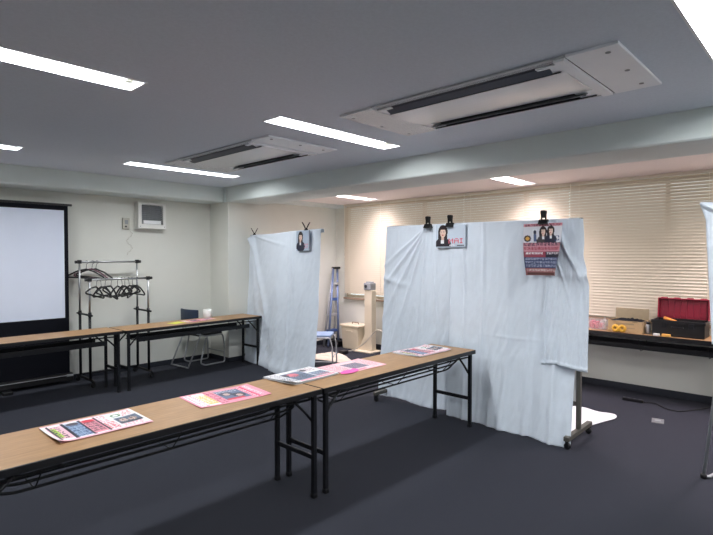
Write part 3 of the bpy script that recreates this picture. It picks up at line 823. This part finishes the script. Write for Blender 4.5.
# ------------------------------------------------------------------ garment rack with hangers
t = empty('clothes_rack', (2.572, 6.64, 0)); tag(t, 'black and chrome double-rail clothes rack beside the projection screen', 'clothes rack')
HX = .353
for s in (-1, 1):
    for (y, zt, n_) in ((.16, 1.475, 'f'), (-.17, 1.265, 'n')):
        MB().tube([(s*HX, y, .07), (s*HX, y, .86)], .016, 12).build('post', M['black_steel'], t)
        p = MB().tube([(s*HX, y, .84), (s*HX, y, zt)], .0115, 12).build('telescopic_tube', M['chrome'], t)
        MB().lathe([(.02, .83), (.022, .845), (.018, .88)], s*HX, y, 14).build('collar', M['black_plastic'], t)
        MB().box(s*HX-.022, s*HX+.022, y-.02, y+.02, zt-.02, zt+.026, bev=.006).build('corner_joint', M['black_plastic'], t)
    MB().tube([(s*HX, -.24, .845), (s*HX, .25, .845)], .012, 10).build('side_brace', M['black_steel'], t)
    MB().tube(rounded([(s*HX, -.26, .055), (s*HX, -.25, .075), (s*HX, .24, .075), (s*HX, .26, .055)], .02), .017, 10).build('base_bar', M['black_steel'], t)
    for y in (-.255, .25): caster_mb(s*HX, y, .06).build('caster', M['black_plastic'], t)
MB().tube([(-HX, .16, .09), (HX, .16, .09)], .012, 10).build('base_crossbar', M['black_steel'], t)
for (y, z) in ((.16, 1.475), (-.17, 1.268)):
    MB().tube([(-HX-.02, y, z), (HX+.02, y, z)], .0125, 12).build('hanging_rail', M['chrome'], t)
    for s in (-1, 1): MB().tube([(s*(HX+.018), y, z), (s*(HX+.05), y, z)], .018, 12).build('rail_cap', M['black_plastic'], t)
def hanger():
    t = empty('clothes_hanger'); tag(t, 'black hanger', 'hanger')
    hook = [(0, 0, -.085), (0, 0, -.045)]
    for k in range(10):
        a = R(-90 + k*27); hook.append((.019*math.cos(a)*1.0, 0, -.0 + .019*math.sin(a)-.0))
    MB().tube(hook, .0026, 8).build('hook', M['chrome'] if False else M['black_steel'], t)
    b = MB().tube(rounded([(0, 0, -.085), (.10, 0, -.115), (.20, 0, -.175), (.205, 0, -.188), (.19, 0, -.195), (0, 0, -.195), (-.19, 0, -.195), (-.205, 0, -.188), (-.20, 0, -.175), (-.10, 0, -.115), (0, 0, -.085)], .02), .0095, 8)
    b.build('shoulder_frame', M['black_plastic'], t)
    return t
hp = hanger(); rr = random.Random(5)
M['hanger_pink'] = mat('dusty_pink_coated_wire', (108, 72, 84), .5)
spots = [(-.27, .16, 1.475, -30), (-.20, .16, 1.475, -42), (-.15, .16, 1.475, -20)]
spots += [(x, -.17, 1.268, a) for x, a in ((-.27, 42), (-.225, 98), (-.17, 46), (-.10, 93), (-.03, 44), (.02, 96), (.06, 50), (.105, 100), (.15, 48), (.21, 92))]
word = ['first', 'second', 'third', 'fourth', 'fifth', 'sixth', 'seventh', 'eighth', 'ninth', 'tenth']
for i, (x, y, z, a) in enumerate(spots):
    o = hp if i == 0 else copy_tree(hp)
    o.location = (2.572+x, 6.64+y, z+.0125-.016+.0005); o.rotation_euler = (0, R(rr.uniform(-14, 14)), R(a))
    if i < 3:
        tag(o, 'wide dark pink-tinged hanger on the higher rail, ' + ('leftmost', 'middle', 'rightmost')[i] + ' of three', 'hanger', 'hangers on the higher rail')
        if i == 1:
            for c in kids(o):
                if c.name.startswith('shoulder'): c.data = c.data.copy(); c.data.materials[0] = M['hanger_pink']
    else:
        tag(o, 'black hanger on the lower rail, ' + word[i-3] + ' from the screen end', 'hanger', 'hangers on the lower rail')

# ------------------------------------------------------------------ wall fittings
t = empty('wall_ventilator', (3.178, YW, 1.92)); tag(t, 'square white ventilator box with grey louvres high on the back wall', 'ventilator')
VW, VD, VH = .195, .12, .355
b = MB().box(-VW, -VW+.05, -VD, 0, 0, VH, bev=.006).box(VW-.04, VW, -VD, 0, 0, VH, bev=.006).box(-VW+.04, VW-.03, -VD, 0, VH-.03, VH, bev=.006).box(-VW+.04, VW-.03, -VD, 0, 0, .065, bev=.006)
b.build('housing', M['white_plastic'], t)
MB().box(-VW+.05, VW-.04, -.05, -.002, .065, VH-.03).build('inner_panel', M['grey_plastic'], t)
b = MB()
for k in range(9):
    z = .08 + k*.026
    b.box(-VW+.052, VW-.042, -.012, .012, -.002, .002, mtx=Matrix.Translation((0, -VD+.03, z+.01)) @ Matrix.Rotation(R(38), 4, 'X'))
for k in range(5): b.box(-VW+.07+k*.055, -VW+.074+k*.055, -VD+.018, -VD+.028, .066, VH-.031)
b.build('louvres', M['grey_plastic'], t)
MB().box(-VW+.075, VW-.07, -VD+.004, -VD+.016, .068, .115, bev=.003).build('white_shutter', M['lamp_white'], t)
for x in (-VW+.03, VW-.025): MB().lathe([(.006, 0), (.006, .004)], 0, 0, 10, mtx=Matrix.Translation((x, -VD-.0035, .03)) @ Matrix.Rotation(-PI/2, 4, 'X')).build('screw', M['grey_plastic'], t)
t = empty('wall_controller', (2.863, YW, 1.985)); tag(t, 'small grey wall controller with trailing coiled cord beside the ventilator', 'controller')
MB().box(-.045, .045, -.03, 0, -.075, .075, bev=.006).build('case', mat('controller_case', (186, 184, 172), .5), t)
MB().box(-.022, .022, -.034, -.030, -.01, .045, bev=.001).build('display', M['grey_plastic'], t)
MB().box(-.02, .005, -.037, -.030, -.05, -.03, bev=.002).build('switch', M['black_plastic'], t)
cp = [(.02, -.012, -.075)]
for k in range(70):
    a = k*.75; z = -.09 - k*.0048; sx = .035*math.sin(k*.16)
    cp.append((.045+sx+.008*math.cos(a), -.014+.007*math.sin(a), z))
MB().tube(cp, .0022, 6).build('coiled_cord', M['cable'], t)

# ------------------------------------------------------------------ pipe chair behind the far table
def pipe_chair(back_m, seat_m, name='folding_chair'):
    """faces local +x, 0.42 wide along y"""
    t = empty(name); hw = .205
    for s in (-1, 1):
        y = s*hw
        MB().tube(rounded([(-.14, y*.86, .80), (-.13, y*.9, .60), (-.10, y, .44), (-.30, y, .02)], .05), .0105, 10).build('rear_leg', M['silver'], t)
        MB().tube(rounded([(-.16, y*.95, .47), (-.02, y, .42), (.27, y*.97, .425), (.30, y*.97, .30), (.31, y*.97, .012), (-.02, y*.97, .012), (-.10, y*.97, .05), (-.01, y, .40)], .035), .0105, 10).build('front_frame', M['silver'], t)
    MB().tube([(-.30, -hw, .02), (-.30, hw, .02)], .0105, 10).build('rear_floor_rail', M['silver'], t)
    MB().tube([(.305, -hw*.97, .16), (.305, hw*.97, .16)], .008, 10).build('front_stretcher', M['silver'], t)
    b = MB(); n = 10; pts = []
    for k in range(n+1):
        u = -1 + 2*k/n; pts.append((-.150 - .035*(1-u*u), u*.205))
    out = pts + [(x+.026, y) for x, y in pts[::-1]]
    b.prism(out, 'z', .635, .80); bk = b.build('backrest', back_m, t)
    bv = bk.modifiers.new('soft', 'BEVEL'); bv.width = .010; bv.segments = 2
    s_ = MB().box(-.13, .275, -.195, .195, .425, .462, bev=.014).build('seat', seat_m, t)
    return t
ch = pipe_chair(M['navy'], M['black_plastic']); ch.location = (3.75, 6.70, 0); ch.rotation_euler.z = R(5); 
tag(ch, 'silver pipe chair with dark blue backrest behind the far table', 'chair')
c2 = pipe_chair(M['navy'], M['light_blue']); c2.location = (4.81, 5.42, 0); c2.rotation_euler.z = R(-52)
tag(c2, 'folding chair with pale blue seat peeking out beside the narrow sheeted stand', 'chair')

# ------------------------------------------------------------------ window bay corner
t = empty('folding_ladder', (6.08, 6.42, 0)); tag(t, 'silver and blue folded stepladder leaning in the bay corner', 'ladder')
tb, tt = Vector((0, 0, 0)), Vector((.215, .09, 1.34))
for dy, nm in ((0, 'front_rails'), (.07, 'rear_rails')):
    for s in (-1, 1):
        a = Vector((s*.12, .02-dy*1.6, .012)); c = tt + Vector((s*.048, -dy*.15, 0))
        MB().tube([a, c], .019, 8).build('rail', M['silver'] if dy == 0 else M['blue_grey'], t)
for k in range(1, 5):
    f = k/5
    a = Vector((-.12*(1-f*.6), .02, 0)).lerp(Vector((-.12*(1-f*.6), .02, 0)), 0) + tt*f
    MB().box(a.x-.0, a.x+.24*(1-f*.6), a.y-.075, a.y+.0, a.z-.03, a.z+.015, bev=.003).build('step', M['blue_metal'] if k % 2 else M['silver'], t)
MB().box(tt.x-.065, tt.x+.065, tt.y-.075, tt.y+.02, tt.z-.02, tt.z+.02, bev=.006).build('top_cap', M['black_plastic'], t)

t = empty('storage_bin', (6.21, 5.93, 0), R(0)); tag(t, 'cream lidded storage bin on the bay floor between ladder and metal column', 'bin')
def taper(b, x0, x1, y0, y1, z0, z1, k):
    r = bmesh.ops.create_cube(b.bm, size=1)
    for v in r['verts']:
        f = k if v.co.z < 0 else 1
        v.co = Vector(((x0+x1)/2+(x1-x0)/2*2*v.co.x*f, (y0+y1)/2+(y1-y0)*v.co.y*f, z0 if v.co.z < 0 else z1))
b = MB(); taper(b, -.15, .15, -.20, .20, 0, .37, .88); o = b.build('tub', M['cream'], t); bv = o.modifiers.new('b', 'BEVEL'); bv.width = .02; bv.segments = 3
MB().box(-.165, .165, -.215, .215, .37, .41, bev=.012).build('lid', M['cream'], t)
MB().tube(rounded([(0, -.07, .41), (0, -.07, .437), (0, .07, .437), (0, .07, .41)], .015), .008, 8).build('lid_handle', M['sill'], t)
MB().box(-.16, -.14, -.07, .07, .29, .315, bev=.004).build('front_grip', M['cream'], t)

t = empty('metal_floor_column', (6.16, 5.55, 0), R(0)); tag(t, 'cream metal column on a base plate with grey box on top, before the blind', 'column')
MB().box(-.055, .055, -.08, .08, .02, 1.0, bev=.008).build('shaft', M['cream'], t)
MB().box(-.17, .13, -.14, .26, 0, .02, bev=.004).build('base_plate', M['cream'], t)
b = MB().prism([(.08, .02), (.22, .02), (.08, .26)], 'x', -.05, .05); b.build('side_gusset', M['cream'], t)
MB().box(-.07, .06, -.07, .085, 1.0, 1.115, bev=.012).build('top_box', M['grey_plastic'], t)
MB().lathe([(.026, 0), (.026, .012)], 0, 0, 18, mtx=Matrix.Translation((-.07, .03, 1.06)) @ Matrix.Rotation(-PI/2, 4, 'Y')).build('dial', M['dark_grey'], t)
MB().box(-.05, .04, -.045, .05, 1.116, 1.135, bev=.004).build('top_knob', M['grey_plastic'], t)
o = MB().tube(rounded([(5.86, 5.80, .012), (5.90, 5.70, .03), (5.95, 5.52, .14), (5.9, 5.33, .28), (5.85, 5.15, .42), (5.8, 5.0, .44), (5.75, 4.7, .2), (5.7, 4.5, .012)], .1), .008, 8).build('extension_cord', M['cable'])
tag(o, 'pale cord rising past the cream metal column towards the wide stand', 'cord')
o = MB().box(-.06, .06, -.05, .05, 0, .055, bev=.01).build('black_adapter', M['black_plastic']); o.location = (5.72, 5.72, 0)
tag(o, 'small black adapter on the floor before the storage bin', 'adapter')
o = MB().box(-.06, .06, -.12, .12, 0, .10, bev=.01).build('black_case', M['black_plastic']); o.location = (6.12, 6.32, 0)
tag(o, 'small black case on the floor at the foot of the stepladder', 'case')

# ------------------------------------------------------------------ things on the window table
TZ = .7215
t = empty('clear_tub', (6.16, 2.10, TZ)); tag(t, 'clear plastic tub of red items at the left of the window table', 'tub')
b = MB().box(-.10, .10, -.16, .16, 0, .004).box(-.10, -.096, -.16, .16, .004, .10).box(.096, .10, -.16, .16, .004, .10).box(-.096, .096, -.16, -.156, .004, .10).box(-.096, .096, .156, .16, .004, .10)
b.box(-.108, -.100, -.166, .166, .094, .10).box(-.108, .108, -.168, -.160, .094, .10)
b.build('tub_body', M['clear'], t)
rr = random.Random(9)
for k in range(7):
    o = MB().box(-.05, .05, -.022, .022, 0, .06 + .02*(k % 2), bev=.008).build('red_packet', M['red_item'] if k != 4 else M['white_plastic'])
    o.location = (6.16 + rr.uniform(-.03, .03), 2.10 - .105 + .036*k, TZ+.005); o.rotation_euler.z = rr.uniform(-.12, .12)+ (PI/2 if False else 0)
    o.scale = (1, .75, 1)
    tag(o, 'small red or white packet inside the clear tub', 'packet', 'packets in the clear tub')
o = MB().prism([(0, 0), (.16, 0), (.16, .006), (.006, .15), (0, .15)], 'y', -.006, .0).build('clear_cover', M['clear']); o.location = (6.08, 1.93, TZ); o.rotation_euler.z = R(60)
tag(o, 'upright clear plastic cover between the red items and the cardboard box', 'cover')

t = empty('cardboard_box', (6.15, 1.715, TZ)); tag(t, 'open brown cardboard box with raised flap, full of dark things', 'box')
bx, by, bz = .125, .17, .125
b = MB().box(-bx, bx, -by, by, 0, .004).box(-bx, -bx+.004, -by, by, .004, bz).box(bx-.004, bx, -by, by, .004, bz).box(-bx+.004, bx-.004, -by, -by+.004, .004, bz).box(-bx+.004, bx-.004, by-.004, by, .004, bz)
b.build('carton', M['cardboard'], t)
MB().box(-.002, .002, -by, by, 0, .12, mtx=Matrix.Translation((bx, 0, bz)) @ Matrix.Rotation(R(8), 4, 'Y')).build('rear_flap', M['card_inside'], t)
MB().box(-.055, .0, -by, by, -.002, .002, mtx=Matrix.Translation((-bx, 0, bz)) @ Matrix.Rotation(R(60), 4, 'Y') @ Matrix.Rotation(PI, 4, 'Y')).build('front_flap', M['cardboard'], t) if False else None
MB().box(-bx-.001, -bx, -.09, .09, .085, .10).box(-bx-.001, -bx, -.10, -.02, .045, .052).box(-bx-.001, -bx, .05, .12, .03, .06).build('printed_mark', M['card_inside'], t)
o = heap('dark_cloth_bundle', [(6.04, 1.56), (6.25, 1.56), (6.265, 1.72), (6.25, 1.87), (6.04, 1.87), (6.035, 1.72)], lambda x, y, f: TZ+.115+.03*(1-f*f)*(.5+abs(fold_noise(x*30, y*30, 2))), M['black_fabric'], 'black bundle filling the open cardboard box', 'bundle', (0, 0, 0))
o = MB().tube([(.026*math.cos(a*2*PI/24), .0, (.026*math.sin(a*2*PI/24)+.042)) for a in range(24)], .016, 8, closed=True).build('tape_roll', M['yellow'])
o.location = (5.995, 1.80, TZ); o.rotation_euler = (0, R(0), R(80)); tag(o, 'yellow tape roll leaning on the front of the cardboard box, left one', 'tape', 'yellow tape rolls')
o2 = o.copy(); col.objects.link(o2); o2.location = (6.0, 1.735, TZ); o2.rotation_euler = (0, 0, R(95)); tag(o2, 'yellow tape roll against the cardboard box, nearer the toolbox', 'tape', 'yellow tape rolls')
t = empty('spray_can', (6.10, 1.508, TZ)); tag(t, 'small silver and black can wedged between cardboard box and toolbox', 'can')
MB().lathe([(.024, 0), (.026, .004), (.026, .09), (.018, .10)], 0, 0, 18).build('can_body', M['silver'], t)
MB().lathe([(.018, .10), (.018, .122), (.010, .126)], 0, 0, 16).build('can_cap', M['black_plastic'], t)

t = empty('toolbox', (6.16, 1.222, TZ), 0); tag(t, 'black toolbox with dark red lid open against the blind', 'toolbox')
tx, ty, tz = .125, .232, .165
b = MB(); taper(b, -tx, tx, -ty, ty, 0, .006, .96)
b.box(-tx, -tx+.006, -ty, ty, .006, tz).box(tx-.006, tx, -ty, ty, .006, tz).box(-tx+.006, tx-.006, -ty, -ty+.006, .006, tz).box(-tx+.006, tx-.006, ty-.006, ty, .006, tz)
b.box(-tx-.010, tx+.008, -ty-.008, -ty, tz-.03, tz, bev=.003).box(-tx-.010, tx+.008, ty, ty+.008, tz-.03, tz, bev=.003).box(-tx-.010, -tx, -ty, ty, tz-.03, tz, bev=.003)
b.build('box_body', M['black_plastic'], t)
b = MB()
Lm = Matrix.Translation((tx+.004, 0, tz)) @ Matrix.Rotation(R(6), 4, 'Y')
b.box(.0, .008, -ty-.004, ty+.004, 0, .215, bev=.003, mtx=Lm)
for y in (-ty-.002, ty-.008): b.box(-.045, .0, y, y+.01, .0, .21, bev=.003, mtx=Lm)
b.box(-.045, .0, -ty, ty, .200, .212, bev=.003, mtx=Lm)
for k in range(8):
    y = -ty+.03+k*(2*ty-.06)/7
    b.box(-.014, .0, y-.003, y+.003, .01, .20, mtx=Lm)
for k in range(4): b.box(-.010, .0, -ty+.01, ty-.01, .03+.05*k, .034+.05*k, mtx=Lm)
for y in (-.18, -.06, .06, .18): b.box(-.03, .006, y-.028, y+.028, .208, .222, bev=.004, mtx=Lm)
lid = b.build('lid', M['red_lid'], t)
for y in (-.12, .12):
    MB().box(-tx-.018, -tx-.008, y-.022, y+.022, tz-.075, tz-.02, bev=.003).build('latch', M['black_steel'], t)
    MB().box(-.020, -.014, y-.012, y+.012, .06, .12, mtx=Lm).build('lid_catch', M['sill'], t) if False else None
MB().tube(rounded([(-tx-.012, -.05, .10), (-tx-.03, -.05, .10), (-tx-.03, .05, .10), (-tx-.012, .05, .10)], .01), .006, 8).build('handle', M['black_steel'], t)
MB().box(-tx+.008, tx-.008, -ty+.008, ty-.008, .11, .116).build('tray', M['dark_grey'], t)
o = MB().tube([(0, 0, 0), (.03, .11, .03)], [.013, .017], 12).build('screwdriver', M['orange']); o.location = (6.11, 1.25, TZ+.150); o.rotation_euler.z = R(8)
tag(o, 'orange-handled tool sticking out of the open toolbox', 'tool')
o = MB().box(-.02, .02, -.028, .028, 0, .022, bev=.004).build('small_box', M['white_plastic']); o.location = (6.005, 1.405, TZ); tag(o, 'tiny white box before the left end of the toolbox', 'box')
o = MB().box(-.02, .02, -.038, .038, 0, .026, bev=.003).build('small_box', M['yellow_box']); o.location = (5.998, 1.315, TZ); tag(o, 'tiny yellow box on the table edge before the toolbox', 'box')

# ------------------------------------------------------------------ things on the floor at the right
t = empty('power_strip', (5.97, 1.61, 0), R(-88)); tag(t, 'black power strip on the carpet under the window table', 'power strip')
MB().box(-.10, .10, -.022, .022, 0, .032, bev=.006).build('strip_body', M['black_plastic'], t)
for x in (-.06, -.01, .04): MB().box(x-.014, x+.014, -.014, .014, .032, .0335).build('socket', M['dark_grey'], t)
MB().tube(rounded([(.10, 0, .012), (.20, .06, .008), (.32, -.10, .008), (.44, -.12, .008), (.58, .10, .008), (.68, .34, .008), (.80, .30, .008), (.95, .33, .008)], .09), .0055, 8).build('strip_cord', M['black_cable'], t)
t = empty('floor_outlet', (5.41, 1.245, 0), R(12)); tag(t, 'grey metal floor outlet plate set in the carpet', 'floor outlet')
MB().box(-.075, .075, -.05, .05, 0, .006, bev=.002).build('cover_plate', mat('outlet_plate', (118, 120, 122), .5, metal=.2), t)
MB().box(-.03, .03, -.025, .025, .006, .009, bev=.001).build('hatch', M['grey_plastic'], t)

# ------------------------------------------------------------------ world, camera, view
wd = bpy.data.worlds.new('overcast_sky'); scene.world = wd; wd.use_nodes = True
nt = wd.node_tree; bg = nt.nodes['Background']
bg.inputs['Color'].default_value = (.92, .96, 1.0, 1); bg.inputs['Strength'].default_value = 1.5

cd = bpy.data.cameras.new('camera'); cam = bpy.data.objects.new('camera', cd); col.objects.link(cam); scene.camera = cam
cd.sensor_width = 36; cd.sensor_fit = 'HORIZONTAL'; cd.lens = 36*513.2/713; cd.clip_start = .05; cd.clip_end = 60
yaw, pitch = .7602, -.0225
Fv = Vector((math.cos(yaw)*math.cos(pitch), math.sin(yaw)*math.cos(pitch), math.sin(pitch)))
Rv = Vector((math.sin(yaw), -math.cos(yaw), 0)); Uv = Rv.cross(Fv)
cam.matrix_world = Matrix(((Rv.x, Uv.x, -Fv.x, 0), (Rv.y, Uv.y, -Fv.y, 0), (Rv.z, Uv.z, -Fv.z, H), (0, 0, 0, 1)))

vs = scene.view_settings
vs.view_transform = 'Standard'; vs.look = 'None'; vs.gamma = 1; vs.use_curve_mapping = False; vs.exposure = 0.10
scene.cycles.max_bounces = 10; scene.cycles.diffuse_bounces = 6; scene.cycles.transparent_max_bounces = 12
scene.cycles.sample_clamp_indirect = 6
